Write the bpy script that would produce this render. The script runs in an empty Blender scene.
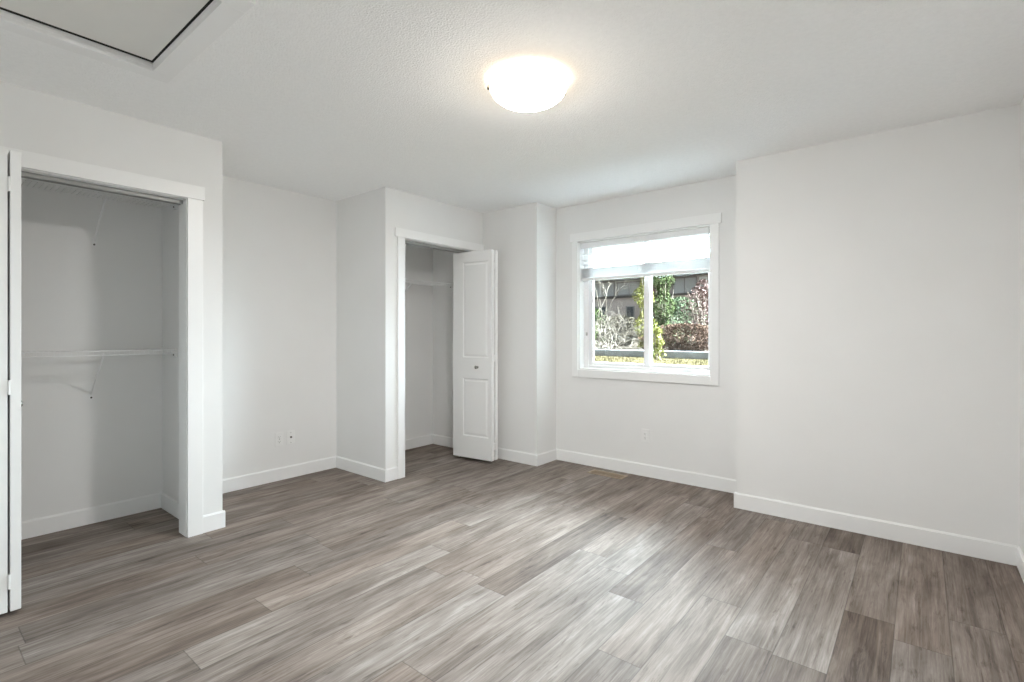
import bpy, bmesh, math, random
from mathutils import Vector, Matrix

sc = bpy.context.scene
COL = sc.collection
random.seed(7)

# ------------------------------------------------------------------ camera
H = 2.44
YAW = math.atan(409 / 504)                 # looking this far to the left of +Y
cam_d = bpy.data.cameras.new('camera')
cam_d.sensor_width = 36.0
cam_d.lens = 504 / 1024 * 36.0
cam_d.shift_y = -8 / 1024
cam_d.clip_start = 0.02
cam = bpy.data.objects.new('camera', cam_d)
cam.location = (0, 0, 1.23)
cam.rotation_euler = (math.pi / 2, 0, YAW)
COL.objects.link(cam)
sc.camera = cam

# ------------------------------------------------------------------ colour management
sc.view_settings.view_transform = 'Standard'
sc.view_settings.look = 'None'
sc.view_settings.gamma = 1.0
sc.view_settings.use_curve_mapping = False
sc.view_settings.exposure = 1.93
try:
    sc.cycles.max_bounces = 16
    sc.cycles.diffuse_bounces = 10
    sc.cycles.sample_clamp_indirect = 8.0
except Exception:
    pass

# ------------------------------------------------------------------ world: overcast sky, brightened behind the houses to light the room
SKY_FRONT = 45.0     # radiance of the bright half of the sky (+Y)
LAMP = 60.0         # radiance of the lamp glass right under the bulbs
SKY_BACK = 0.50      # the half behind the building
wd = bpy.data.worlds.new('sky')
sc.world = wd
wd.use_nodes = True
nt = wd.node_tree
nt.nodes.clear()


def nn(nt, typ, **kw):
    n = nt.nodes.new(typ)
    for k, v in kw.items():
        setattr(n, k, v)
    return n


def math_n(nt, op, a, b=None, c=None, clamp=False):
    n = nt.nodes.new('ShaderNodeMath')
    n.operation = op
    n.use_clamp = clamp
    for i, v in enumerate((a, b, c)):
        if v is None:
            continue
        if isinstance(v, (int, float)):
            n.inputs[i].default_value = v
        else:
            nt.links.new(v, n.inputs[i])
    return n.outputs[0]


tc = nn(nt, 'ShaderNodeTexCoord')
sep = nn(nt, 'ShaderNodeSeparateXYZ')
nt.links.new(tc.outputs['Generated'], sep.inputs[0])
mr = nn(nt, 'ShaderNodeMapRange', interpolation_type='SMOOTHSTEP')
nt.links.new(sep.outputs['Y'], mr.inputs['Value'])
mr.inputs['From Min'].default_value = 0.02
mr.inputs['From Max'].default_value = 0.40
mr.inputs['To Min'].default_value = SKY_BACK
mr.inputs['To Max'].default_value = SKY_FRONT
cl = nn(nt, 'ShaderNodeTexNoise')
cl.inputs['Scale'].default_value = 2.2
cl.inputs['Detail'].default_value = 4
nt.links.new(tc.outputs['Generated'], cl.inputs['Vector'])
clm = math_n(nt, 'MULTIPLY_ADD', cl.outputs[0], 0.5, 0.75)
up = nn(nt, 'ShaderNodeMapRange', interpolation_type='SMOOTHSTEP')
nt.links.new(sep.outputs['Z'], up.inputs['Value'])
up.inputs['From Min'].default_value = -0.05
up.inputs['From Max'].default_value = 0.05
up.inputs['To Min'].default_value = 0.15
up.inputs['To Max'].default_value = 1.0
# made-up banks: bright far right, dim right of ahead, shaped to light chosen walls
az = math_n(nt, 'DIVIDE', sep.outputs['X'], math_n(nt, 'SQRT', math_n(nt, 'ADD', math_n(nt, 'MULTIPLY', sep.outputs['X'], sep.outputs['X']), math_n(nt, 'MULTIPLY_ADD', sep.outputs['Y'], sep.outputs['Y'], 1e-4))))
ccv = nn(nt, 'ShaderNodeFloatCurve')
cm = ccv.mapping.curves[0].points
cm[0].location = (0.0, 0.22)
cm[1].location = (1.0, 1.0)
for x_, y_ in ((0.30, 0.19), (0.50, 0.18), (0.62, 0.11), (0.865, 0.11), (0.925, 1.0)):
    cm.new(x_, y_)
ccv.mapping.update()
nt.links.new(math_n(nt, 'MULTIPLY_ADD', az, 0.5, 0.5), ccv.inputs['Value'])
sky_bands = math_n(nt, 'MULTIPLY', ccv.outputs[0], 2.6)
st = math_n(nt, 'MULTIPLY', math_n(nt, 'MULTIPLY', mr.outputs[0], clm), math_n(nt, 'MULTIPLY', sky_bands, up.outputs[0]))
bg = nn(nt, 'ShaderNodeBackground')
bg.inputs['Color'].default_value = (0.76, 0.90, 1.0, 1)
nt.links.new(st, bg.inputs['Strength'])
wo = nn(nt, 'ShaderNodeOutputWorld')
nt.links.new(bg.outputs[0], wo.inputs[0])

# daylight portal: only tells the renderer where the window is, gives no light itself
pl = bpy.data.lights.new('window_portal', 'AREA')
pl.shape = 'RECTANGLE'
pl.size, pl.size_y = 1.24, 1.2
pl.cycles.is_portal = True
po = bpy.data.objects.new('window_portal', pl)
po.location = (-1.897, 4.27, 1.49)
po.rotation_euler = (-math.pi / 2, 0, 0)
COL.objects.link(po)


# ------------------------------------------------------------------ materials
def mat(name, col, rough=0.5, metal=0.0, spec=0.5):
    m = bpy.data.materials.new(name)
    m.use_nodes = True
    b = m.node_tree.nodes['Principled BSDF']
    b.inputs['Base Color'].default_value = (*col, 1)
    b.inputs['Roughness'].default_value = rough
    b.inputs['Metallic'].default_value = metal
    b.inputs['Specular IOR Level'].default_value = spec
    return m


def bsdf(m):
    return m.node_tree.nodes['Principled BSDF']


def add_noise(m, scale, c0, c1, bump=0.0, detail=4, bscale=None, dist=0.01, stretch=None):
    nt = m.node_tree
    tc = nn(nt, 'ShaderNodeTexCoord')
    src = tc.outputs['Object']
    if stretch:
        mp = nn(nt, 'ShaderNodeMapping')
        mp.inputs['Scale'].default_value = stretch
        nt.links.new(src, mp.inputs[0])
        src = mp.outputs[0]
    n = nn(nt, 'ShaderNodeTexNoise')
    n.inputs['Scale'].default_value = scale
    n.inputs['Detail'].default_value = detail
    nt.links.new(src, n.inputs['Vector'])
    cr = nn(nt, 'ShaderNodeValToRGB')
    cr.color_ramp.elements[0].position = 0.3
    cr.color_ramp.elements[1].position = 0.7
    cr.color_ramp.elements[0].color = (*c0, 1)
    cr.color_ramp.elements[1].color = (*c1, 1)
    nt.links.new(n.outputs[0], cr.inputs[0])
    nt.links.new(cr.outputs[0], bsdf(m).inputs['Base Color'])
    if bump:
        n2 = nn(nt, 'ShaderNodeTexNoise')
        n2.inputs['Scale'].default_value = bscale or scale
        n2.inputs['Detail'].default_value = 3
        nt.links.new(src, n2.inputs['Vector'])
        bp = nn(nt, 'ShaderNodeBump')
        bp.inputs['Strength'].default_value = bump
        bp.inputs['Distance'].default_value = dist
        nt.links.new(n2.outputs[0], bp.inputs['Height'])
        nt.links.new(bp.outputs[0], bsdf(m).inputs['Normal'])
    return m


M = {}
M['wall'] = add_noise(mat('wall_paint', (.8, .8, .8), 0.75, spec=0.25), 3.0, (.812, .81, .80), (.828, .825, .818), bump=0.08, bscale=260, dist=0.002)
M['ceil'] = add_noise(mat('ceiling_texture', (.85, .85, .85), 0.9, spec=0.1), 45, (.92, .92, .918), (.95, .95, .948), bump=0.5, bscale=120, dist=0.008)
M['trim'] = mat('trim_paint', (.88, .88, .875), 0.38)
M['door'] = mat('door_paint', (.88, .88, .87), 0.42)
M['white_plastic'] = mat('white_plastic', (.84, .84, .83), 0.35)
M['vinyl'] = mat('white_vinyl', (.88, .88, .88), 0.35)
M['blind'] = mat('blind_white', (.84, .845, .85), 0.45)
M['cord'] = mat('blind_cord', (.80, .80, .79), 0.8)
M['wire'] = mat('white_coated_wire', (.84, .84, .84), 0.4)
M['nickel'] = mat('brushed_nickel', (.42, .41, .39), 0.25, 1.0)
M['dark_metal'] = mat('dark_metal', (.12, .11, .10), 0.4, 0.8)
M['dark'] = mat('dark_void', (.015, .013, .012), 0.9)
M['track_metal'] = mat('track_metal', (.36, .36, .35), 0.5, 0.4)
M['slot'] = mat('slot_dark', (.05, .05, .05), 0.6)
M['register'] = mat('tan_metal', (.42, .33, .23), 0.42, 0.3)
M['hatch'] = add_noise(mat('hatch_board', (.78, .77, .74), 0.8), 4, (.76, .75, .72), (.80, .79, .76))

# lamp glass: alabaster swirl, lit from inside
m = bpy.data.materials.new('alabaster_glass_lit')
m.use_nodes = True
g = m.node_tree
b = bsdf(m)
b.inputs['Base Color'].default_value = (.9, .86, .78, 1)
b.inputs['Roughness'].default_value = 0.25
tcn = nn(g, 'ShaderNodeTexCoord')
nz = nn(g, 'ShaderNodeTexNoise')
nz.inputs['Scale'].default_value = 7
nz.inputs['Distortion'].default_value = 1.5
g.links.new(tcn.outputs['Object'], nz.inputs['Vector'])
cr = nn(g, 'ShaderNodeValToRGB')
cr.color_ramp.elements[0].position = 0.35
cr.color_ramp.elements[1].position = 0.7
cr.color_ramp.elements[0].color = (.98, .965, .945, 1)
cr.color_ramp.elements[1].color = (.965, .985, 1.0, 1)
g.links.new(nz.outputs[0], cr.inputs[0])
wm = nn(g, 'ShaderNodeMix', data_type='RGBA')
wm.inputs['A'].default_value = (1.0, .83, .63, 1)     # rim emission tinted warm to put a warm halo on the ceiling
g.links.new(cr.outputs[0], wm.inputs['B'])
g.links.new(wm.outputs['Result'], b.inputs['Emission Color'])
so = nn(g, 'ShaderNodeSeparateXYZ')
g.links.new(tcn.outputs['Object'], so.inputs[0])
ml = nn(g, 'ShaderNodeMapRange', interpolation_type='SMOOTHSTEP')
g.links.new(so.outputs['Z'], ml.inputs['Value'])
ml.inputs['From Min'].default_value = -0.050
ml.inputs['From Max'].default_value = -0.120
ml.inputs['To Min'].default_value = 1.2
ml.inputs['To Max'].default_value = LAMP
g.links.new(ml.outputs[0], b.inputs['Emission Strength'])
mw = nn(g, 'ShaderNodeMapRange', interpolation_type='SMOOTHSTEP')
g.links.new(so.outputs['Z'], mw.inputs['Value'])
mw.inputs['From Min'].default_value = -0.050
mw.inputs['From Max'].default_value = -0.105
g.links.new(mw.outputs[0], wm.inputs['Factor'])
M['lampglass'] = m

# window glass
m = bpy.data.materials.new('window_glass')
m.use_nodes = True
g = m.node_tree
g.nodes.clear()
tr = nn(g, 'ShaderNodeBsdfTransparent')
tr.inputs[0].default_value = (.96, .98, .97, 1)
gl = nn(g, 'ShaderNodeBsdfGlossy')
gl.inputs['Roughness'].default_value = 0.02
fr = nn(g, 'ShaderNodeFresnel')
fr.inputs[0].default_value = 1.35
mx = nn(g, 'ShaderNodeMixShader')
g.links.new(fr.outputs[0], mx.inputs[0])
g.links.new(tr.outputs[0], mx.inputs[1])
g.links.new(gl.outputs[0], mx.inputs[2])
ou = nn(g, 'ShaderNodeOutputMaterial')
g.links.new(mx.outputs[0], ou.inputs[0])
M['glass'] = m

# vinyl plank floor
m = bpy.data.materials.new('vinyl_plank')
m.use_nodes = True
g = m.node_tree
b = bsdf(m)
uv = nn(g, 'ShaderNodeUVMap')
uv.uv_map = 'plank'
at = nn(g, 'ShaderNodeAttribute')
at.attribute_name = 'tone'
sd = nn(g, 'ShaderNodeAttribute')
sd.attribute_name = 'grain_seed'
cmb = nn(g, 'ShaderNodeCombineXYZ')
g.links.new(sd.outputs['Fac'], cmb.inputs[2])
off = nn(g, 'ShaderNodeVectorMath', operation='ADD')
g.links.new(uv.outputs[0], off.inputs[0])
g.links.new(cmb.outputs[0], off.inputs[1])


def grain(scale_vec, scale, detail, dist=0.0, rough=0.6):
    mp = nn(g, 'ShaderNodeMapping')
    mp.inputs['Scale'].default_value = scale_vec
    g.links.new(off.outputs[0], mp.inputs[0])
    n = nn(g, 'ShaderNodeTexNoise')
    n.inputs['Scale'].default_value = scale
    n.inputs['Detail'].default_value = detail
    n.inputs['Roughness'].default_value = rough
    n.inputs['Distortion'].default_value = dist
    g.links.new(mp.outputs[0], n.inputs['Vector'])
    return n.outputs[0]


broad = grain((1.0, 0.10, 1.0), 16.0, 4, 0.5)      # long streaks
fine = grain((1.0, 0.03, 1.0), 95.0, 5, 0.4, 0.75)   # fine grain lines
cloud = grain((1.0, 0.35, 1.0), 5.0, 4, 1.0)        # cloudy patches
knots = grain((1.0, 0.13, 1.0), 34.0, 5, 0.6, 0.7)
t1 = math_n(g, 'MULTIPLY_ADD', math_n(g, 'SUBTRACT', broad, 0.5), 0.85, math_n(g, 'SUBTRACT', at.outputs['Fac'], 0.04))
t2 = math_n(g, 'MULTIPLY_ADD', math_n(g, 'SUBTRACT', fine, 0.5), 0.90, t1)
t3 = math_n(g, 'MULTIPLY_ADD', math_n(g, 'SUBTRACT', cloud, 0.5), 0.60, t2)
kn = nn(g, 'ShaderNodeMapRange')
g.links.new(knots, kn.inputs['Value'])
kn.inputs['From Min'].default_value = 0.56
kn.inputs['From Max'].default_value = 0.75
kn.inputs['To Min'].default_value = 0.0
kn.inputs['To Max'].default_value = -0.34
t4 = math_n(g, 'ADD', t3, kn.outputs[0])
cr = nn(g, 'ShaderNodeValToRGB')
els = cr.color_ramp.elements
els[0].position = 0.0
els[0].color = (.075, .060, .050, 1)
els[1].position = 1.0
els[1].color = (.54, .505, .47, 1)
for p_, c_ in ((0.3, (.165, .138, .120, 1)), (0.55, (.265, .234, .21, 1)), (0.78, (.39, .355, .325, 1))):
    e = els.new(p_)
    e.color = c_
g.links.new(t4, cr.inputs[0])
# seams
sx = nn(g, 'ShaderNodeSeparateXYZ')
g.links.new(uv.outputs[0], sx.inputs[0])
edx = math_n(g, 'MINIMUM', sx.outputs['X'], math_n(g, 'SUBTRACT', 0.178, sx.outputs['X']))
edy = math_n(g, 'MINIMUM', sx.outputs['Y'], math_n(g, 'SUBTRACT', 1.262, sx.outputs['Y']))
edg = math_n(g, 'MINIMUM', edx, edy)
sm = nn(g, 'ShaderNodeMapRange')
g.links.new(edg, sm.inputs['Value'])
sm.inputs['From Min'].default_value = 0.0008
sm.inputs['From Max'].default_value = 0.0028
sm.inputs['To Min'].default_value = 0.62
sm.inputs['To Max'].default_value = 1.0
hu = nn(g, 'ShaderNodeMix', data_type='RGBA', blend_type='MULTIPLY')
g.links.new(math_n(g, 'FRACT', math_n(g, 'MULTIPLY', sd.outputs['Fac'], 7.31)), hu.inputs['Factor'])
g.links.new(cr.outputs[0], hu.inputs['A'])
hu.inputs['B'].default_value = (.985, .925, .885, 1)
mul = nn(g, 'ShaderNodeMix', data_type='RGBA', blend_type='MULTIPLY')
mul.inputs['Factor'].default_value = 1.0
g.links.new(hu.outputs['Result'], mul.inputs['A'])
g.links.new(sm.outputs[0], mul.inputs['B'])
g.links.new(mul.outputs['Result'], b.inputs['Base Color'])
b.inputs['Roughness'].default_value = 0.66
b.inputs['Specular IOR Level'].default_value = 0.20
bp = nn(g, 'ShaderNodeBump')
bp.inputs['Strength'].default_value = 0.18
bp.inputs['Distance'].default_value = 0.003
g.links.new(math_n(g, 'ADD', fine, sm.outputs[0]), bp.inputs['Height'])
g.links.new(bp.outputs[0], b.inputs['Normal'])
M['floor'] = m

# outside
M['stucco'] = add_noise(mat('mauve_stucco', (.3, .25, .22), 0.9), 3, (.40, .34, .325), (.48, .41, .39))
M['stucco_light'] = add_noise(mat('grey_stucco', (.4, .39, .39), 0.9), 2, (.58, .56, .57), (.66, .64, .65))
M['stucco_beige'] = add_noise(mat('beige_stucco', (.4, .33, .27), 0.9), 2, (.52, .44, .37), (.60, .51, .43))
M['brick'] = add_noise(mat('red_brick', (.2, .1, .08), 0.9), 8, (.15, .085, .07), (.24, .13, .11))
M['eave'] = mat('eave_brown', (.07, .06, .055), 0.8)
M['roof'] = add_noise(mat('roof_shingle', (.12, .11, .1), 0.9), 9, (.09, .085, .08), (.15, .14, .13))
M['pane'] = mat('dark_pane', (.03, .035, .04), 0.15)
M['blindpane'] = mat('pane_with_blind', (.40, .40, .41), 0.5)
M['frame_white'] = mat('frame_white', (.75, .75, .74), 0.5)
M['frame_grey'] = mat('frame_grey', (.22, .20, .20), 0.6)
M['concrete'] = add_noise(mat('concrete', (.4, .4, .4), 0.9, spec=0.0), 5, (.17, .17, .175), (.23, .23, .235))
M['lawn'] = add_noise(mat('lawn', (.2, .2, .08), 0.95, spec=0.0), 2.5, (.030, .025, .013), (.066, .052, .027), bump=0.5, bscale=40, dist=0.03)
M['soil'] = add_noise(mat('soil', (.1, .08, .06), 0.95, spec=0.0), 6, (.022, .018, .014), (.048, .038, .03))
M['bark'] = add_noise(mat('pale_bark', (.35, .3, .25), 0.9, spec=0.0), 12, (.085, .068, .055), (.185, .16, .13))
M['bark_dark'] = add_noise(mat('dark_bark', (.12, .09, .07), 0.9), 12, (.09, .07, .05), (.17, .13, .10))


def leafmat(name, a, b2):
    m = add_noise(mat(name, a, 0.9, spec=0.0), 4, a, b2, detail=6)
    return m


M['leaf_yellow'] = leafmat('yellow_green_leaves', (.10, .105, .03), (.23, .215, .075))
M['leaf_dark'] = leafmat('dark_green_leaves', (0.022, 0.032, 0.013), (0.068, 0.079, 0.034))
M['leaf_mid'] = leafmat('mid_green_leaves', (0.034, 0.049, 0.026), (0.083, 0.101, 0.060))
M['leaf_red'] = leafmat('russet_leaves', (0.053, 0.032, 0.022), (0.112, 0.071, 0.053))
M['leaf_brown'] = leafmat('brown_leaves', (0.038, 0.032, 0.022), (0.098, 0.083, 0.060))
M['leaf_mauve'] = leafmat('mauve_twigs', (0.075, 0.049, 0.045), (0.150, 0.105, 0.094))


# ------------------------------------------------------------------ mesh helpers
class MB:
    """collects shapes for ONE mesh object"""

    def __init__(self):
        self.bm = bmesh.new()

    def box(self, lo, hi, mtx=None):
        x0, y0, z0 = lo
        x1, y1, z1 = hi
        vs = [self.bm.verts.new(p) for p in ((x0, y0, z0), (x1, y0, z0), (x1, y1, z0), (x0, y1, z0), (x0, y0, z1), (x1, y0, z1), (x1, y1, z1), (x0, y1, z1))]
        for f in ((3, 2, 1, 0), (4, 5, 6, 7), (0, 1, 5, 4), (1, 2, 6, 5), (2, 3, 7, 6), (3, 0, 4, 7)):
            self.bm.faces.new([vs[i] for i in f])
        if mtx is not None:
            bmesh.ops.transform(self.bm, matrix=mtx, verts=vs)
        return self

    def tube(self, pts, r0, r1=None, n=6, cap=True):
        pts = [Vector(p) for p in pts]
        r1 = r0 if r1 is None else r1
        rings = []
        for i, p in enumerate(pts):
            d = (pts[min(i + 1, len(pts) - 1)] - pts[max(i - 1, 0)]).normalized()
            a = d.cross(Vector((0, 0, 1)))
            if a.length < 1e-3:
                a = d.cross(Vector((1, 0, 0)))
            a.normalize()
            c = d.cross(a)
            r = r0 + (r1 - r0) * i / max(1, len(pts) - 1)
            rings.append([self.bm.verts.new(p + r * (math.cos(t) * a + math.sin(t) * c)) for t in (2 * math.pi * k / n for k in range(n))])
        for A, B in zip(rings, rings[1:]):
            for k in range(n):
                self.bm.faces.new((A[k], A[(k + 1) % n], B[(k + 1) % n], B[k]))
        if cap:
            self.bm.faces.new(rings[0][::-1])
            self.bm.faces.new(rings[-1])
        return self

    def lathe(self, prof, n=32, mtx=None):
        """prof: list of (r, z)"""
        new = []
        rings = []
        for r, z in prof:
            if r < 1e-6:
                v = self.bm.verts.new((0, 0, z))
                rings.append([v])
                new.append(v)
            else:
                ring = [self.bm.verts.new((r * math.cos(2 * math.pi * k / n), r * math.sin(2 * math.pi * k / n), z)) for k in range(n)]
                rings.append(ring)
                new += ring
        for A, B in zip(rings, rings[1:]):
            for k in range(n):
                a0, a1 = A[k % len(A)], A[(k + 1) % len(A)]
                b0, b1 = B[k % len(B)], B[(k + 1) % len(B)]
                vs = []
                for v in (a0, a1, b1, b0):
                    if v not in vs:
                        vs.append(v)
                if len(vs) >= 3:
                    self.bm.faces.new(vs)
        if mtx is not None:
            bmesh.ops.transform(self.bm, matrix=mtx, verts=new)
        return self

    def prism(self, pts, d, mtx=None):
        """polygon pts (x, z) extruded along +y by d"""
        A = [self.bm.verts.new((x, 0, z)) for x, z in pts]
        B = [self.bm.verts.new((x, d, z)) for x, z in pts]
        n = len(pts)
        self.bm.faces.new(A[::-1])
        self.bm.faces.new(B)
        for k in range(n):
            self.bm.faces.new((A[k], A[(k + 1) % n], B[(k + 1) % n], B[k]))
        if mtx is not None:
            bmesh.ops.transform(self.bm, matrix=mtx, verts=A + B)
        return self

    def build(self, name, m, parent=None, bevel=0.0, smooth=False, origin=None):
        bmesh.ops.recalc_face_normals(self.bm, faces=self.bm.faces[:])
        if origin is not None:
            bmesh.ops.translate(self.bm, verts=self.bm.verts[:], vec=-Vector(origin))
        me = bpy.data.meshes.new(name)
        self.bm.to_mesh(me)
        self.bm.free()
        me.materials.append(m)
        if smooth:
            for p in me.polygons:
                p.use_smooth = True
        o = bpy.data.objects.new(name, me)
        COL.objects.link(o)
        if origin is not None:
            o.location = origin
        if parent is not None:
            o.parent = parent
        if bevel:
            bv = o.modifiers.new('bevel', 'BEVEL')
            bv.width = bevel
            bv.segments = 2
            bv.limit_method = 'ANGLE'
        return o


def thing(name, label, cat, loc=(0, 0, 0), rotz=0.0, group=None, kind=None):
    o = bpy.data.objects.new(name, None)
    o.empty_display_size = 0.1
    COL.objects.link(o)
    o.location = loc
    o.rotation_euler = (0, 0, rotz)
    return tag(o, label, cat, group, kind)


def tag(o, label, cat, group=None, kind=None):
    o['label'] = label
    o['category'] = cat
    if group:
        o['group'] = group
    if kind:
        o['kind'] = kind
    return o


def struct(o, label, cat):
    return tag(o, label, cat, kind='structure')


# ------------------------------------------------------------------ room shell
XA = -3.435      # closet wall face
XR = -4.165      # recess back wall face
XC = -4.222      # far closet back wall face
YW = 4.085       # window wall face
YB = 3.765       # bump face
YR = 3.755       # right-hand facing wall
XE = 0.405       # side wall by the camera
YK = -0.34       # wall behind the camera
XB = -2.76       # bump corner
TOP = 2.80
C1a, C1b = 0.252, 1.135      # first closet opening
C2a, C2b = 2.753, 3.670      # far closet opening
DH = 2.054                   # opening heights
WT = 0.12

mb = MB()
mb.box((XA - WT, YK, 0), (XA, C1a, TOP))
mb.box((XA - WT, C1a, DH), (XA, C1b, TOP))
mb.box((XA - WT, C1b, 0), (XA, 1.323, TOP))
mb.box((XR, 1.21, 0), (XA - WT, 1.323, TOP))
struct(mb.build('wall_left', M['wall']), 'white wall around the near closet opening at left', 'wall')

mb = MB()
mb.box((-4.40, YK, 0), (XR, 2.575, TOP))
struct(mb.build('wall_recess', M['wall']), 'plain white back wall of the recess with two outlet plates', 'wall')

mb = MB()
mb.box((-4.40, 2.575, 0), (XA - WT, 2.69, TOP))
mb.box((XA - WT, 2.575, 0), (XA, C2a, TOP))
mb.box((XA - WT, C2a, DH), (XA, C2b, TOP))
mb.box((XA - WT, C2b, 0), (XA, YB, TOP))
mb.box((-4.40, 2.69, 0), (XC, 3.805, TOP))
mb.box((-4.40, 3.805, 0), (XA - WT, 4.30, TOP))
struct(mb.build('wall_far_closet', M['wall']), 'white wall around the far closet opening with the folded door', 'wall')

mb = MB()
mb.box((XA - WT, YB, 0), (XB, 4.30, TOP))
struct(mb.build('wall_corner', M['wall']), 'narrow white wall return between far closet and window', 'wall')

WX0, WX1, WZ0, WZ1 = -2.503, -1.291, 0.893, 2.085
mb = MB()
mb.box((XB, YW, 0), (WX0, 4.30, TOP))
mb.box((WX1, YW, 0), (-1.012, 4.30, TOP))
mb.box((WX0, YW, 0), (WX1, 4.30, WZ0))
mb.box((WX0, YW, WZ1), (WX1, 4.30, TOP))
struct(mb.build('wall_window', M['wall']), 'white wall with the sliding window in it', 'wall')

mb = MB()
mb.box((-1.012, YR, 0), (0.60, 4.30, TOP))
struct(mb.build('wall_right', M['wall']), 'large blank white wall right of the window', 'wall')
mb = MB()
mb.box((XE, YK, 0), (0.60, YR, TOP))
struct(mb.build('wall_side', M['wall']), 'white side wall at the right edge of the picture', 'wall')
mb = MB()
mb.box((-4.40, YK - 0.15, 0), (0.60, YK, TOP))
struct(mb.build('wall_back', M['wall']), 'white wall behind the viewer', 'wall')

# ceiling with the hatch hole
HX0, HX1, HY0, HY1 = -2.720, -1.960, 0.130, 0.753
mb = MB()
c0, c1 = H, H + 0.06
mb.box((-4.40, YK - .15, c0), (0.60, HY0, c1))
mb.box((-4.40, HY1, c0), (0.60, 4.30, c1))
mb.box((-4.40, HY0, c0), (HX0, HY1, c1))
mb.box((HX1, HY0, c0), (0.60, HY1, c1))
struct(mb.build('ceiling', M['ceil']), 'white textured ceiling', 'ceiling')
mb = MB()
mb.box((-4.9, YK - .6, TOP), (1.1, 4.75, TOP + 0.12))  # unseen slab, added so sky light cannot reach the hatch gap
struct(mb.build('sky_block_slab', M['dark']), 'unseen dark slab added above the ceiling to keep sky light out', 'roof')

# floor: planks along Y, each a face with its own tone
PW, PL = 0.178, 1.262
joints = {}


def col_of(x):
    return math.floor((x + 0.264) / PW)


for x, y in ((-2.85, 1.598), (-2.66, .315), (-2.5, 1.344), (-2.3, 1.06), (-2.13, .714), (-1.6, 1.81), (-1.25, 3.62), (-.88, 1.733), (-.53, 2.14), (-.35, 3.387), (-.17, 2.668), (.2, 2.862)):
    joints[col_of(x)] = y
spec = [(-2.13, 0.3, .36), (-2.13, 1.2, .62), (-2.3, .6, .40), (-2.3, 1.5, .60), (-2.66, .1, .58), (-2.66, .6, .45),
        (-1.6, 2.2, .34), (-1.6, 1.2, .60), (-2.13, 2.4, .56), (-.88, 1.4, .40), (-.88, 2.0, .56), (-.53, 1.8, .34), (-.53, 2.6, .60),
        (-.17, 2.2, .22), (-.17, 3.2, .55), (-.35, 3.55, .30), (-.35, 3.0, .62), (.01, 3.0, .56), (.2, 2.5, .52), (.2, 3.3, .42),
        (-1.25, 3.0, .60), (-2.5, 1.0, .46), (-2.85, 1.2, .40), (-2.85, 2.0, .52)]
rnd = random.Random(21)
bm = bmesh.new()
uvl = bm.loops.layers.uv.new('plank')
tl = bm.faces.layers.float.new('tone')
sl = bm.faces.layers.float.new('grain_seed')
X0f, X1f, Y0f, Y1f = -4.40, 0.60, YK - .15, 4.30
for c in range(col_of(X0f), col_of(X1f) + 1):
    xa = -0.264 + c * PW
    j = joints.get(c, rnd.uniform(0, PL))
    k0 = math.floor((Y0f - j) / PL)
    for k in range(k0, k0 + 7):
        ya = j + k * PL
        xl, xr = max(xa, X0f), min(xa + PW, X1f)
        yl, yr = max(ya, Y0f), min(ya + PL, Y1f)
        tone = rnd.uniform(0.38, 0.60)
        seed = rnd.uniform(0, 200)
        for sx_, sy_, t_ in spec:
            if col_of(sx_) == c and ya <= sy_ < ya + PL:
                tone = t_
        if xr <= xl or yr <= yl:
            continue
        vs = [bm.verts.new(p) for p in ((xl, yl, 0), (xr, yl, 0), (xr, yr, 0), (xl, yr, 0))]
        f = bm.faces.new(vs)
        f[tl] = 0.45 + (tone - 0.5) * 0.66
        f[sl] = seed
        for lp in f.loops:
            lp[uvl].uv = (lp.vert.co.x - xa, lp.vert.co.y - ya)
# the slab below the boards
vs = [bm.verts.new(p) for p in ((X0f, Y0f, -.12), (X1f, Y0f, -.12), (X1f, Y1f, -.12), (X0f, Y1f, -.12))]
bm.faces.new(vs[::-1])
me = bpy.data.meshes.new('floor')
bm.to_mesh(me)
bm.free()
me.materials.append(M['floor'])
fl = bpy.data.objects.new('floor', me)
COL.objects.link(fl)
struct(fl, 'grey brown wood-look plank floor', 'floor')

# baseboards
BH, BT = 0.105, 0.013


def baseboard(name, segs, label):
    """segs: (axis, fixed face, sign towards room, a, b)"""
    mb = MB()
    for ax, f, s, a, b_ in segs:
        lo, hi = sorted((f, f + s * BT))
        lo2, hi2 = sorted((f, f + s * BT * .55))
        if ax == 'x':
            mb.box((lo, a, 0), (hi, b_, BH - .006))
            mb.box((lo2, a, BH - .006), (hi2, b_, BH))
        else:
            mb.box((a, lo, 0), (b_, hi, BH - .006))
            mb.box((a, lo2, BH - .006), (b_, hi2, BH))
    o = mb.build(name, M['trim'], bevel=0.0015)
    return struct(o, label, 'baseboard')


baseboard('baseboard_pier', [('x', XA, 1, 1.206, 1.323 + BT), ('y', 1.323, 1, XR, XA)], 'short white baseboard on the end of the near closet wall')
baseboard('baseboard_recess', [('x', XR, 1, 1.323, 2.575), ('y', 2.575, -1, XR, XA + BT), ('x', XA, 1, 2.575, C2a - .062)], 'white baseboard round the recess')
baseboard('baseboard_near_closet', [('x', XR, 1, YK, 1.21), ('y', 1.21, -1, XR, XA - WT)], 'white baseboard inside the near closet')
baseboard('baseboard_far_closet', [('x', XC, 1, 2.69, 3.805), ('y', 3.805, -1, XC, XA - WT), ('y', 2.69, 1, XC, XA - WT)], 'white baseboard inside the far closet')
baseboard('baseboard_corner', [('y', YB, -1, XA, XB + BT), ('x', XB, 1, YB, YW)], 'white baseboard on the wall return beside the window')
baseboard('baseboard_window', [('y', YW, -1, XB, -1.012)], 'white baseboard under the window')
baseboard('baseboard_right', [('y', YR, -1, -1.012 - BT, XE), ('x', -1.012, -1, YR, YW)], 'long white baseboard along the blank right wall')
baseboard('baseboard_side', [('x', XE, -1, YK, YR)], 'white baseboard at the right edge of the picture')
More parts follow.
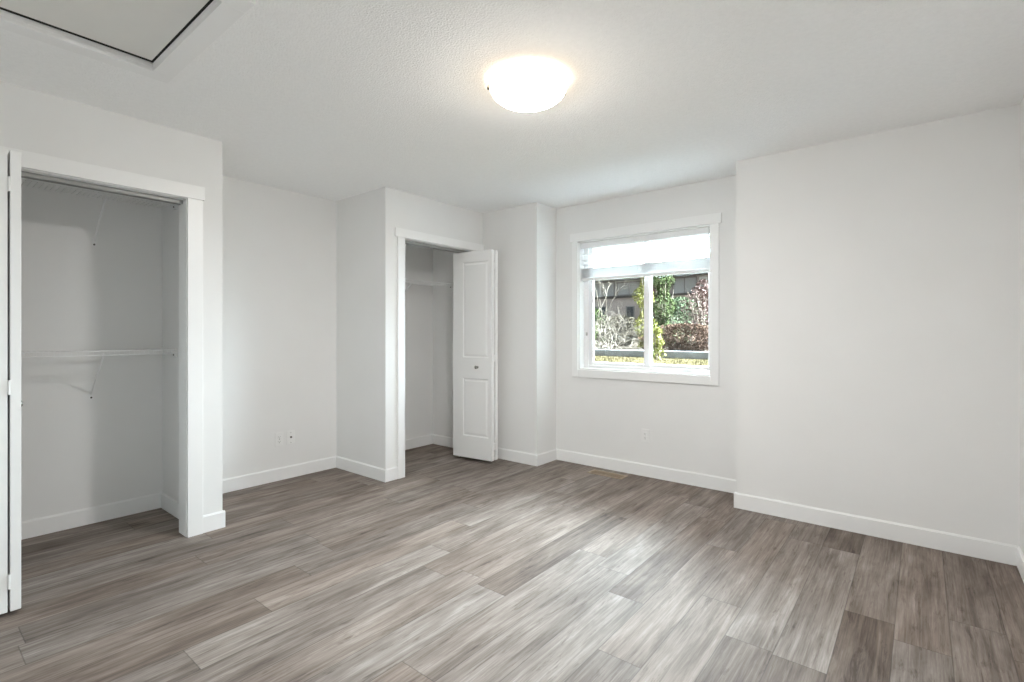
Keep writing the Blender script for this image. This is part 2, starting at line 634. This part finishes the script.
baseboard('baseboard_back', [('y', YK, 1, XA, XE), ('x', XA, 1, YK, C1a - .071)], 'white baseboard behind the viewer')


# closet casings and jambs
def casing(name, a, b_, w, ext, head, label, t=0.018):
    mb = MB()
    x0, x1 = XA, XA + t
    rv = -0.012
    mb.box((x0, a - w, 0), (x1, a - rv, DH + rv))
    mb.box((x0, b_ + rv, 0), (x1, b_ + w, DH + rv))
    mb.box((x0, a - w - ext, DH + rv), (x1 + .004, b_ + w + ext, DH + head))
    o = mb.build(name, M['trim'], bevel=0.002)
    struct(o, label, 'trim')
    jb = MB()
    jt = 0.016
    jb.box((XA - WT, a, 0), (XA + .001, a + jt, DH))
    jb.box((XA - WT, b_ - jt, 0), (XA + .001, b_, DH))
    jb.box((XA - WT, a, DH - jt), (XA + .001, b_, DH))
    jb.build('jamb', M['trim'], o, bevel=0.001)
    return o


casing('trim_1', C1a, C1b, 0.071, 0.009, 0.070, 'flat white casing around the near closet opening')
casing('trim_2', C2a, C2b, 0.062, 0.026, 0.062, 'flat white casing around the far closet opening')


# ------------------------------------------------------------------ bifold doors
def leaf_mesh(w, t, h, side):
    """bifold leaf: local x along the leaf, y thickness, z height; moulded panels on the face y=0 (side=-1) or y=t (side=1)"""
    bm = bmesh.new()
    xs = [0, .124, w - .038, w]
    zs = [0, 0.21, 0.765, 0.965, h - 0.10, h]
    yf = 0.0 if side < 0 else t
    yb_ = t if side < 0 else 0.0
    g = [[bm.verts.new((x, yf, z)) for x in xs] for z in zs]
    panels = []
    for i in range(len(zs) - 1):
        for j_ in range(len(xs) - 1):
            f = bm.faces.new((g[i][j_], g[i][j_ + 1], g[i + 1][j_ + 1], g[i + 1][j_]))
            if j_ == 1 and i in (1, 3):
                panels.append(f)
    k = [bm.verts.new(p) for p in ((0, yb_, 0), (w, yb_, 0), (w, yb_, h), (0, yb_, h))]
    bm.faces.new(k)
    bm.faces.new([k[0]] + [g[0][j_] for j_ in range(4)] + [k[1]])
    bm.faces.new([k[3]] + [g[-1][j_] for j_ in range(4)] + [k[2]])
    bm.faces.new([k[0]] + [g[i][0] for i in range(len(zs))] + [k[3]])
    bm.faces.new([k[1]] + [g[i][-1] for i in range(len(zs))] + [k[2]])
    bmesh.ops.recalc_face_normals(bm, faces=bm.faces[:])
    for f in panels:
        bmesh.ops.inset_region(bm, faces=[f], thickness=0.010, depth=-0.008)
        bmesh.ops.inset_region(bm, faces=[f], thickness=0.012, depth=0.0)
        bmesh.ops.inset_region(bm, faces=[f], thickness=0.022, depth=0.006)
    mb = MB()
    mb.bm.free()
    mb.bm = bm
    return mb


def knob_mb():
    mb = MB()
    mb.lathe([(0, 0), (.013, 0), (.013, .003), (.006, .006), (.006, .014), (.011, .018), (.0155, .024), (.0155, .029), (.010, .033), (0, .034)], 20)
    return mb


def bifold(name, label, origin, direction, w, t, gap, h, z0, knob_z, knob_leaf, knob_x, swap):
    """two leaves folded back to back; leaf one spans thickness 0..t, leaf two t+gap..2t+gap along the normal"""
    root = thing(name, label, 'door', (origin[0], origin[1], 0), math.atan2(direction[1], direction[0]), kind='structure')
    l1 = leaf_mesh(w, t, h, -1).build('door_leaf', M['door'], root, bevel=0.002)
    l1.location = (0, 0, z0)
    l2 = leaf_mesh(w, t, h, 1).build('door_leaf', M['door'], root, bevel=0.002)
    l2.location = (0, t + gap, z0)
    kb = knob_mb().build('knob', M['nickel'], root, smooth=True)
    kb['label'] = 'small round brushed nickel knob'
    if knob_leaf == 1:
        kb.location = (knob_x, 0, knob_z)
        kb.rotation_euler = (math.pi / 2, 0, 0)
    else:
        kb.location = (knob_x, 2 * t + gap, knob_z)
        kb.rotation_euler = (-math.pi / 2, 0, 0)
    for z in (z0 + .10, z0 + h * .5 - .06, z0 + h - .18):
        mb = MB()
        mb.box((w - .016, t - .002, 0), (w + .002, t + gap + .002, .062))
        mb.tube([(w + .003, t + gap / 2, 0), (w + .003, t + gap / 2, .062)], .0042, n=10)
        hg = mb.build('hinge', M['white_plastic'], root)
        hg.location = (0, 0, z)
    # pivot pins, up into the track and down to the floor bracket
    mb = MB()
    py = (t + gap + t / 2) if swap else t / 2
    mb.tube([(.03, py, z0 + h - .01), (.03, py, DH - .018)], .004, n=8)
    mb.tube([(.03, py, 0.0), (.03, py, z0 + .01)], .004, n=8)
    mb.box((.005, py - .02, 0), (.055, py + .02, .004))
    mb.build('pivot', M['nickel'], root)
    return root


# far closet door: folded, standing out into the room
dv = Vector((.456, .047)).normalized()
bifold('door_2', 'white two-panel bifold door folded open at the far closet', (-3.574, 3.484), dv, .466, .040, .022, 1.982, .030, .905, 1, .30, True)
# near closet door: folded, seen edge-on at the left edge
dv = Vector((1, .0))
bifold('door_1', 'white bifold door folded open, seen edge-on at left picture edge', (-3.485, .283), dv, .415, .035, .008, 2.005, .020, .895, 2, .175, False)

# bifold tracks under the heads
for nm, a, b_, lb in (('trim_3', C1a, C1b, 'thin metal door track under the near closet head'), ('trim_4', C2a, C2b, 'thin metal door track under the far closet head')):
    mb = MB()
    mb.box((XA - .088, a + .018, DH - .040), (XA - .084, b_ - .018, DH - .0165))
    mb.box((XA - .050, a + .018, DH - .040), (XA - .046, b_ - .018, DH - .0165))
    mb.box((XA - .084, a + .018, DH - .0200), (XA - .050, b_ - .018, DH - .0165))
    struct(mb.build(nm, M['track_metal']), lb, 'trim')


# ------------------------------------------------------------------ wire shelves
def wire_shelf(name, label, xb, ya, yb, z, depth, brackets, group, end_clip_y):
    root = thing(name, label, 'shelf', (xb, (ya + yb) / 2, z), group=group)
    L = (yb - ya) / 2
    r = .0021
    mb = MB()
    n = int((yb - ya) / .0254)
    for i in range(n + 1):
        y = -L + .004 + (2 * L - .008) * i / n
        mb.tube([(0.004, y, 0), (depth, y, 0), (depth, y, -.024)], r * .8, n=5)
    for x, zz in ((.006, -.003), (depth * .5, -.003), (depth, .001), (depth + .002, -.024)):
        mb.tube([(x, -L, zz), (x, L, zz)], .0032 if x > depth * .9 else r, n=6)
    mb.build('shelf_wires', M['wire'], root)
    for by in brackets:
        y = by - (ya + yb) / 2
        mb = MB()
        # diagonal support: wall foot up to the front lip
        mb.tube([(0.004, y, -.285), (.012, y, -.275), (depth - .012, y, -.038), (depth, y, -.012)], .0055, n=8)
        mb.box((0.0, y - .011, -.315), (.004, y + .011, -.265))
        mb.build('support_bracket', M['wire'], root)
        mb = MB()
        mb.tube([(.003, y, -.305), (.0065, y, -.305)], .006, n=8)
        sb = mb.build('screw', M['dark_metal'], root)
    for by in brackets:
        y = by - (ya + yb) / 2 - .02
        mb = MB()
        mb.box((0, y - .008, -.010), (.010, y + .008, .012))
        mb.build('wall_clip', M['white_plastic'], root)
    for yy in end_clip_y:
        s = 1 if yy > (ya + yb) / 2 else -1
        y = yy - (ya + yb) / 2
        mb = MB()
        lo, hi = sorted((y, y - s * .014))
        mb.box((depth - .035, lo, -.048), (depth + .010, hi, -.020))
        mb.box((depth - .010, lo, -.020), (depth + .008, hi, .008))
        mb.build('end_bracket', M['white_plastic'], root)
        mb = MB()
        mb.tube([(depth - .022, y - s * .0145, -.034), (depth - .022, y - s * .0165, -.034)], .0065, n=10)
        mb.build('screw', M['dark_metal'], root)
    return root


wire_shelf('wire_shelf', 'white wire shelf high up in the near closet, just under its head', XR, -.33, 1.205, 2.108, .30, [.83, .05], 'white wire closet shelves', [1.208])
wire_shelf('wire_shelf', 'white wire shelf halfway up the back of the near closet', XR, -.33, 1.205, 1.118, .30, [.815, .05], 'white wire closet shelves', [1.208])
wire_shelf('wire_shelf', 'white wire shelf inside the far closet beside the folded door', XC, 2.695, 3.80, 1.755, .32, [3.24], 'white wire closet shelves', [3.803])

# ------------------------------------------------------------------ window
win = thing('window_1', 'white vinyl sliding window with two panes', 'window', ((WX0 + WX1) / 2, YW, WZ0), kind='structure')


def wpart(name, boxes, m, bevel=0.0, parent=win):
    mb = MB()
    for lo, hi in boxes:
        mb.box(lo, hi)
    o = mb.build(name, m, parent, bevel=bevel)
    if parent is win:
        o.matrix_parent_inverse = win.matrix_world.inverted()
        o.location = (-win.location.x, -win.location.y, -win.location.z)
        o.matrix_parent_inverse = Matrix.Identity(4)
    return o


cw = .066
zc0, zc1 = WZ0, WZ1
wpart('window_casing', [((WX0 - cw, YW - .018, WZ0 - .075), (WX0 - .004, YW, WZ1 + .004)),
                        ((WX1 + .004, YW - .018, WZ0 - .075), (WX1 + cw, YW, WZ1 + .004)),
                        ((WX0 - .004, YW - .018, WZ0 - .075), (WX1 + .004, YW, WZ0 - .004)),
                        ((WX0 - cw - .020, YW - .022, WZ1 + .004), (WX1 + cw + .020, YW, WZ1 + .082))], M['trim'], .002)
wpart('window_jamb', [((WX0, YW - .001, WZ0), (WX0 + .008, 4.17, WZ1)), ((WX1 - .008, YW - .001, WZ0), (WX1, 4.17, WZ1)),
                      ((WX0, YW - .001, WZ0), (WX1, 4.17, WZ0 + .008)), ((WX0, YW - .001, WZ1 - .008), (WX1, 4.17, WZ1))], M['trim'])
fy0, fy1 = 4.165, 4.235
GX0, GX1 = -2.402, -1.349 - .03
GZ0, GZ1 = .958, 2.02
wpart('window_frame', [((WX0, fy0, WZ0), (WX0 + .055, fy1, WZ1)), ((WX1 - .035, fy0, WZ0), (WX1, fy1, WZ1)),
                       ((WX0 + .055, fy0, WZ0), (WX1 - .035, fy1, WZ0 + .035)), ((WX0 + .055, fy0, WZ1 - .035), (WX1 - .035, fy1, WZ1))], M['vinyl'], .003)
MX0, MX1 = -1.893, -1.838


def sash(x0, x1, y0, y1, w0, w1):
    o = wpart('window_sash', [((x0, y0, WZ0 + .035), (x0 + w0, y1, WZ1 - .035)), ((x1 - w1, y0, WZ0 + .035), (x1, y1, WZ1 - .035)),
                              ((x0 + w0, y0, WZ0 + .035), (x1 - w1, y1, GZ0)), ((x0 + w0, y0, GZ1), (x1 - w1, y1, WZ1 - .035))], M['vinyl'], .003)
    gl_ = MB()
    ym = (y0 + y1) / 2
    gl_.box((x0 + w0 - .004, ym - .002, GZ0 - .004), (x1 - w1 + .004, ym + .002, GZ1 + .004))
    p = gl_.build('pane', M['glass'], o)
    return o


sash(WX0 + .055, MX1, 4.172, 4.200, .046, .055)
sash(MX0, WX1 - .035, 4.203, 4.230, .055, .022)
# small latch on the left frame
wpart('window_latch', [((-2.470, 4.158, 1.205), (-2.458, 4.165, 1.235))], M['nickel'])

# blind, pulled most of the way up
BX0, BX1 = WX0 + .010, WX1 - .010
bl = thing('window_blind', 'white slatted window blind pulled up to the top of the window', 'blind', ((BX0 + BX1) / 2, 4.125, 2.07))


def bpart(name, boxes, m, bevel=0.0):
    mb = MB()
    for lo, hi in boxes:
        mb.box(lo, hi)
    o = mb.build(name, m, bl, bevel=bevel)
    o.location = (-bl.location.x, -bl.location.y, -bl.location.z)
    return o


bpart('headrail', [((BX0 + .01, 4.108, 2.030), (BX1 - .01, 4.155, 2.076))], M['blind'], .002)
bpart('valance', [((BX0, 4.094, 2.020), (BX1 - .006, 4.101, 2.074)), ((BX0, 4.094, 2.020), (BX0 + .005, 4.120, 2.074)), ((BX1 - .011, 4.094, 2.020), (BX1 - .006, 4.120, 2.074))], M['blind'], .0015)


def slat(z, tilt=0.0):
    mb = MB()
    w, t = .050, .0028
    pts = []
    for k in range(7):
        u = -1 + 2 * k / 6
        pts.append((u * w / 2, .0022 * (1 - u * u)))
    poly = pts + [(x, zz - t) for x, zz in reversed(pts)]
    mb.prism(poly, BX1 - BX0 - .012, Matrix.Translation((BX0 + .003, 4.128, z)) @ Matrix.Rotation(-math.pi / 2, 4, 'Z') @ Matrix.Rotation(tilt, 4, 'Y'))
    o = mb.build('slat', M['blind'], bl)
    o.location = (-bl.location.x, -bl.location.y, -bl.location.z)
    return o


for z in (1.972, 1.916, 1.872):
    slat(z, -.04)
for k in range(13):
    slat(1.753 + k * .0068)
bpart('bottom_rail', [((BX0 + .003, 4.103, 1.720), (BX1 - .009, 4.153, 1.746))], M['blind'], .004)
for x in (BX0 + .13, (BX0 + BX1) / 2 - .02, BX1 - .13):
    mb = MB()
    for y in (4.1015, 4.1545):
        mb.tube([(x, y, 2.03), (x, y, 1.745)], .0012, n=5)
    mb.tube([(x + .012, 4.128, 2.03), (x + .012, 4.128, 1.745)], .0011, n=5)
    o = mb.build('ladder_cord', M['cord'], bl)
    o.location = (-bl.location.x, -bl.location.y, -bl.location.z)

# ------------------------------------------------------------------ ceiling lamp
lp = thing('ceiling_lamp', 'round flush ceiling lamp with glowing cream glass dome', 'lamp', (-1.462, 1.925, H))
mb = MB()
mb.lathe([(0, 0), (.146, 0), (.152, -.003), (.152, -.017), (.148, -.0203), (0, -.0203)], 64)
mb.build('base_pan', M['white_plastic'], lp, smooth=True)
mb = MB()
prof = [(0, -.0205), (.176, -.0205), (.184, -.022), (.188, -.026), (.1885, -.031)]
for k in range(1, 17):
    a = k / 16 * math.pi / 2
    prof.append((.186 * math.cos(a) ** 1.1 if k < 16 else 0.0, -.031 - .090 * math.sin(a)))
mb.lathe(prof, 64)
gd = mb.build('glass_dome', M['lampglass'], lp, smooth=True)
for a in (math.radians(217), math.radians(58)):
    mb = MB()
    cx, cy = .190 * math.cos(a), .190 * math.sin(a)
    mt = Matrix.Translation((cx, cy, -.030))
    mb.lathe([(0, .014), (.004, .014), (.004, .004), (.007, .002), (.008, -.004), (.006, -.010), (0, -.011)], 14, mt)
    mb.build('clip', M['dark_metal'], lp, smooth=True)

# ------------------------------------------------------------------ attic hatch
ah = thing('attic_hatch', 'square white attic hatch with flat trim in the ceiling', 'hatch', ((HX0 + HX1) / 2, (HY0 + HY1) / 2, H))


def hpart(name, boxes, m, bevel=0.0):
    mb = MB()
    for lo, hi in boxes:
        mb.box(lo, hi)
    o = mb.build(name, m, ah, bevel=bevel)
    o.location = (-ah.location.x, -ah.location.y, -ah.location.z)
    return o


tw, zt = .082, H - .016
hpart('hatch_trim', [((HX0 - tw, HY0 - tw, zt), (HX0, HY1 + tw, H)), ((HX1, HY0 - tw, zt), (HX1 + tw, HY1 + tw, H)),
                     ((HX0, HY0 - tw, zt), (HX1, HY0, H)), ((HX0, HY1, zt), (HX1, HY1 + tw, H))], M['trim'], .002)
gx, gy = .024, .011
hpart('hatch_lid', [((HX0 + gx, HY0 + gy, H + .020), (HX1 - gx, HY1 - gy, H + .036))], M['hatch'])
hpart('gap_shade', [((HX0, HY0, H + .022), (HX0 + gx, HY1, H + .036)), ((HX1 - gx, HY0, H + .022), (HX1, HY1, H + .036)),
               ((HX0 + gx, HY0, H + .022), (HX1 - gx, HY0 + gy, H + .036)), ((HX0 + gx, HY1 - gy, H + .022), (HX1 - gx, HY1, H + .036))], M['dark'])  # near-black strips stand in for the shade in the lid gap


# ------------------------------------------------------------------ outlets
def outlet(name, label, loc, rotz, kind):
    """plate facing local -Y"""
    o = thing(name, label, 'outlet', loc, rotz, group='white wall plates')
    mb = MB()
    mb.box((-.035, -.006, -.0575), (.035, 0, .0575))
    mb.build('cover_plate', M['white_plastic'], o, bevel=.003)
    if kind == 'duplex':
        for z in (-.0195, .0195):
            mb = MB()
            mb.box((-.0165, -.0085, z - .014), (.0165, -.0055, z + .014))
            rc = mb.build('receptacle', M['white_plastic'], o, bevel=.003)
            mb = MB()
            mb.box((-.0075, -.0088, z - .002), (-.0055, -.0080, z + .007))
            mb.box((.0055, -.0088, z - .001), (.0075, -.0080, z + .006))
            mb.tube([(0, -.0088, z - .008), (0, -.0080, z - .008)], .0026, n=8)
            mb.build('slots', M['slot'], rc)
        mb = MB()
        mb.tube([(0, -.0072, 0), (0, -.0055, 0)], .003, n=10)
        mb.build('screw', M['nickel'], o)
    elif kind == 'decora':
        mb = MB()
        mb.box((-.0165, -.0085, -.033), (.0165, -.0055, .033))
        rc = mb.build('receptacle', M['white_plastic'], o, bevel=.002)
        mb = MB()
        for z in (-.018, .018):
            mb.box((-.0075, -.0088, z - .002), (-.0055, -.0080, z + .007))
            mb.box((.0055, -.0088, z - .001), (.0075, -.0080, z + .006))
            mb.tube([(0, -.0088, z - .008), (0, -.0080, z - .008)], .0026, n=8)
        mb.build('slots', M['slot'], rc)
    else:
        mb = MB()
        mb.tube([(0, -.0145, .004), (0, -.005, .004)], .0085, n=6)
        mb.build('jack', M['dark_metal'], o)
        for z in (-.042, .042):
            mb = MB()
            mb.tube([(0, -.0072, z), (0, -.0055, z)], .003, n=10)
            mb.build('screw', M['nickel'], o)
    return o


outlet('electrical_outlet', 'white outlet plate low in the recess, nearer the near closet', (XR, 2.043, .342), math.pi / 2, 'duplex')
outlet('cable_outlet', 'white wall plate with a dark round cable jack, low in the recess', (XR, 2.142, .342), math.pi / 2, 'coax')
outlet('electrical_outlet', 'white outlet plate on the wall below the window', (-1.838, YW, .347), 0, 'decora')

# ------------------------------------------------------------------ floor register
fr_ = thing('floor_register', 'tan metal floor vent near the baseboard under the window', 'vent', (-2.118, 3.925, 0))
mb = MB()
rl, rw = .165, .062
mb.box((-rl, -rw, 0), (rl, -rw + .016, .005))
mb.box((-rl, rw - .016, 0), (rl, rw, .005))
mb.box((-rl, -rw + .016, 0), (-rl + .020, rw - .016, .005))
mb.box((rl - .020, -rw + .016, 0), (rl, rw - .016, .005))
mb.box((-.006, -rw + .016, 0), (.006, rw - .016, .005))
mb.build('frame', M['register'], fr_, bevel=.0015)
mb = MB()
for i in range(30):
    x = -rl + .027 + i * (2 * rl - .054) / 29
    if abs(x) < .008:
        continue
    mb.box((x - .0018, -rw + .016, .0005), (x + .0018, rw - .016, .004))
mb.build('louvers', M['register'], fr_)
mb = MB()
mb.box((-rl + .010, -rw + .010, .0002), (rl - .010, rw - .010, .0006))
mb.build('duct', M['slot'], fr_)

# ------------------------------------------------------------------ outside
GZ = 0.55
mb = MB()
mb.box((-60, 4.62, GZ - .4), (40, 13.4, GZ))
struct(mb.build('ground', M['lawn']), 'yellowing lawn outside the window', 'ground')
mb = MB()
mb.box((-60, 13.4, GZ - .4), (40, 80, GZ + .10))
struct(mb.build('ground_bed', M['soil']), 'bare planting bed behind the low concrete wall', 'ground')
mb = MB()
for i in range(14):
    x = -20 + i * 1.6
    mb.box((x, 13.25, GZ - .1), (x + 1.592, 13.50, GZ + .19))
tag(mb.build('garden_wall', M['concrete'], bevel=.01), 'low grey concrete garden wall at the edge of the lawn', 'wall')

# the house across the yard
hs = thing('house', 'mauve two-storey house seen through the window', 'house', (-17, 38, GZ))


def hpart2(name, boxes, m, parent=None, bevel=0.0):
    mb = MB()
    for lo, hi in boxes:
        mb.box(lo, hi)
    o = mb.build(name, m, parent or hs, bevel=bevel)
    if parent is None:
        o.location = (-hs.location.x, -hs.location.y, -hs.location.z)
    return o


hpart2('lower_wall', [((-34, 38, GZ), (-14.9, 46, 4.2))], M['stucco'])
hpart2('side_wall', [((-14.9, 37.9, GZ), (-4, 46, 4.2))], M['stucco_beige'])
hpart2('upper_wall', [((-34, 38.15, 4.2), (-17.2, 46, 5.75))], M['stucco_light'])
hpart2('upper_wall', [((-17.2, 38.05, 4.2), (-4, 46, 5.75))], M['stucco'])
hpart2('belt_trim', [((-34, 37.82, 4.10), (-17.0, 38.3, 4.28)), ((-17.0, 37.82, 4.10), (-4, 38.3, 4.24))], M['eave'])
hpart2('eave', [((-35, 37.0, 5.55), (-3, 47, 5.85))], M['eave'])
mb = MB()
mb.prism([(-35, 5.85), (-3, 5.85), (-7, 6.6), (-31, 6.6)], 9.5, Matrix.Translation((0, 37.1, 0)))
rf = mb.build('roof', M['roof'], hs)
rf.location = (-hs.location.x, -hs.location.y, -hs.location.z)
hpart2('pilaster', [((-12.9, 37.6, GZ), (-10.8, 38.2, 4.6))], M['brick'])
hpart2('pilaster', [((-17.2, 37.7, GZ), (-16.3, 38.2, 5.5))], M['brick'])


def hwin(x0, x1, z0, z1, y, pane, frame=True, muntins=0):
    t = .09
    fr2 = hpart2('window', [((x0 - t, y - .08, z0 - t), (x0, y + .02, z1 + t)), ((x1, y - .08, z0 - t), (x1 + t, y + .02, z1 + t)),
                            ((x0, y - .08, z0 - t), (x1, y + .02, z0)), ((x0, y - .08, z1), (x1, y + .02, z1 + t))] +
                 [((x0 + (x1 - x0) * (i + 1) / (muntins + 1) - .03, y - .07, z0), (x0 + (x1 - x0) * (i + 1) / (muntins + 1) + .03, y, z1)) for i in range(muntins)],
                 M['frame_white'] if frame else M['frame_grey'])
    mb = MB()
    mb.box((x0, y - .04, z0), (x1, y - .01, z1))
    mb.build('pane', pane, fr2)


hwin(-22.3, -21.3, 4.35, 5.45, 38.15, M['blindpane'])
hwin(-20.9, -19.95, 4.35, 5.45, 38.15, M['blindpane'], False)
hwin(-19.6, -17.5, 4.40, 5.35, 38.15, M['blindpane'], False, 1)
hwin(-14.8, -13.1, 4.30, 5.40, 38.05, M['blindpane'], False, 1)
hwin(-12.75, -12.35, 4.35, 5.30, 38.05, M['blindpane'])
hwin(-14.8, -13.5, 2.7, 3.45, 37.9, M['pane'], False, 3)
hwin(-18.7, -18.1, 1.4, 3.35, 38.0, M['pane'], False)
hwin(-21.8, -20.6, 2.3, 3.4, 38.0, M['pane'], False, 1)


# plants
def leaf_cloud(n, fn, size, seed):
    r = random.Random(seed)
    bm = bmesh.new()
    for _ in range(n):
        p = Vector(fn(r))
        d = Vector((r.gauss(0, 1), r.gauss(0, 1), r.gauss(0, 1))).normalized()
        a = d.orthogonal().normalized()
        a.rotate(Matrix.Rotation(r.uniform(0, 6.28), 3, d))
        c = d.cross(a)
        s = size * r.uniform(.6, 1.3)
        pts = [p - a * s, p - c * s * .45 + d * s * .12, p + a * s, p + c * s * .45 + d * s * .12]
        bm.faces.new([bm.verts.new(q) for q in pts])
    mb = MB()
    mb.bm.free()
    mb.bm = bm
    return mb


def stems(pts_list, r0, r1, n=5):
    mb = MB()
    for pts in pts_list:
        mb.tube(pts, r0, r1, n=n)
    return mb


def plant(name, label, cat, base, hgt, width, n, size, leaf, seed, shape='round', bark='bark_dark', nst=6, group=None, depth=None):
    root = thing(name, label, cat, base, group=group)
    depth = depth or width

    def fn(r):
        while True:
            t = r.uniform(0.02, 1)
            if shape == 'cone':
                rad = (1 - t) ** .75 * .5 + .06
            elif shape == 'column':
                rad = .5 * (1 - t ** 4) ** .5 * (.7 + .3 * math.sin(t * 17 + seed))
            else:
                rad = .5 * math.sqrt(max(0.02, 1 - (2 * t - 1.0) ** 2)) * (.85 + .15 * math.sin(t * 13 + seed))
            a = r.uniform(0, 2 * math.pi)
            q = math.sqrt(r.uniform(.15, 1)) * rad * (1 + .25 * math.sin(3 * a + t * 9 + seed))
            return (width * q * math.cos(a), depth * q * math.sin(a), hgt * t)

    leaf_cloud(n, fn, size, seed).build('foliage', leaf, root)
    r = random.Random(seed + 1)
    lst = []
    for _ in range(nst):
        p = Vector((r.uniform(-.06, .06), r.uniform(-.06, .06), 0))
        e = Vector((r.uniform(-.3, .3) * width, r.uniform(-.3, .3) * depth, hgt * r.uniform(.6, .9)))
        lst.append([p, p.lerp(e, .5) + Vector((r.uniform(-.06, .06), r.uniform(-.06, .06), 0)), e])
    stems(lst, .03, .008).build('stems', M[bark], root)
    return root


def at(px, Y, z):
    """point on the depth Y seen at column px of the photograph (for laying out the yard)"""
    k = (px - 512) / 504
    rx, ry = -math.sin(YAW) + k * math.cos(YAW), math.cos(YAW) + k * math.sin(YAW)
    return (rx / ry * Y, Y, z)


BED = GZ + .10
plant('conifer_shrub', 'tall yellow-green conical shrub behind the window mullion', 'shrub', at(644.5, 17.3, BED), 2.95, .80, 3000, .050, M['leaf_yellow'], 3, 'column')
plant('conifer_shrub', 'dark green upright shrub just right of the window mullion', 'shrub', at(662, 19.2, BED), 3.05, 1.35, 3200, .06, M['leaf_dark'], 5, 'column')
plant('shrub', 'mid green rounded shrub outside the right-hand pane', 'shrub', at(680, 21.2, BED), 2.1, 2.3, 3000, .06, M['leaf_mid'], 8)
plant('shrub', 'reddish bush at the right end of the right-hand pane', 'shrub', at(703, 17.5, BED), 2.4, 1.5, 1900, .05, M['leaf_mauve'], 11, nst=18)
plant('hedge_shrub', 'low russet hedge behind the concrete wall outside', 'shrub', at(685, 15.0, BED), .85, 2.8, 3800, .045, M['leaf_red'], 14, depth=.8)
plant('shrub', 'small bright yellow-green plant at the edge of the lawn', 'shrub', at(657.5, 12.4, GZ), .80, .40, 420, .05, M['leaf_yellow'], 17, 'column')
plant('shrub', 'dark green low shrub at the left end of the left-hand pane', 'shrub', at(588, 23.5, BED), 2.0, 2.4, 2200, .06, M['leaf_dark'], 19)
plant('hedge_shrub', 'low brown hedge behind the bare tangled bush outside', 'shrub', at(621, 20.6, BED), 1.35, 3.4, 4200, .045, M['leaf_brown'], 23, depth=.9)


def bare_bush(name, label, cat, base, seed, n0, length, r0, spread, levels, lean=(0, 0)):
    r = random.Random(seed)
    root = thing(name, label, cat, base)
    lst = []

    def grow(p, d, L, rad, lev):
        pts = [p]
        q = p.copy()
        dd = d.copy()
        for _ in range(4):
            dd = (dd + Vector((r.gauss(0, .22), r.gauss(0, .22), r.gauss(0, .16)))).normalized()
            q = q + dd * L / 4
            pts.append(q.copy())
        lst.append((pts, rad, rad * .45))
        if lev > 0:
            for _ in range(r.choice((2, 3, 3))):
                t = r.choice((2, 3, 4))
                nd = (dd + Vector((r.gauss(0, .6), r.gauss(0, .6), r.gauss(.1, .5)))).normalized()
                grow(pts[t], nd, L * r.uniform(.55, .8), rad * .55, lev - 1)
    for k in range(n0):
        a = 2 * math.pi * k / n0 + r.uniform(-.3, .3)
        d = Vector((math.cos(a) * spread + lean[0], math.sin(a) * spread + lean[1], r.uniform(.55, 1.0))).normalized()
        grow(Vector((.08 * math.cos(a), .08 * math.sin(a), 0)), d, length * r.uniform(.7, 1.1), r0, levels)
    mb = MB()
    for pts, a, b_ in lst:
        mb.tube(pts, a, b_, n=4)
    mb.build('branches', M['bark'], root)
    return root


bare_bush('bare_bush', 'bare tangled bush of pale branches outside the left-hand pane', 'bush', at(612, 15.5, BED), 4, 16, .90, .020, .85, 3)
bare_bush('bare_tree', 'leafless young tree with thin branches rising past the blind', 'tree', at(599, 18.2, BED), 9, 3, 1.9, .030, .28, 3, lean=(.12, 0))

# grass tufts along the front of the lawn
r = random.Random(5)
bm = bmesh.new()
for _ in range(6000):
    x, y = r.uniform(-9.5, -2.5), r.uniform(8.5, 13.2)
    if (Vector((x, y, 0)) - Vector((at(657.5, 12.4, 0)[0], 12.4, 0))).length < .45:
        continue
    h_ = r.uniform(.03, .07)
    a = r.uniform(0, 6.28)
    w = .006
    lx, ly = r.uniform(-.03, .03), r.uniform(-.03, .03)
    vs = [bm.verts.new(p) for p in ((x - w * math.cos(a), y - w * math.sin(a), GZ), (x + w * math.cos(a), y + w * math.sin(a), GZ), (x + lx, y + ly, GZ + h_))]
    bm.faces.new(vs)
mb = MB()
mb.bm.free()
mb.bm = bm
go = mb.build('grass', M['lawn'])
tag(go, 'short yellow green grass blades on the lawn outside', 'grass', kind='stuff')
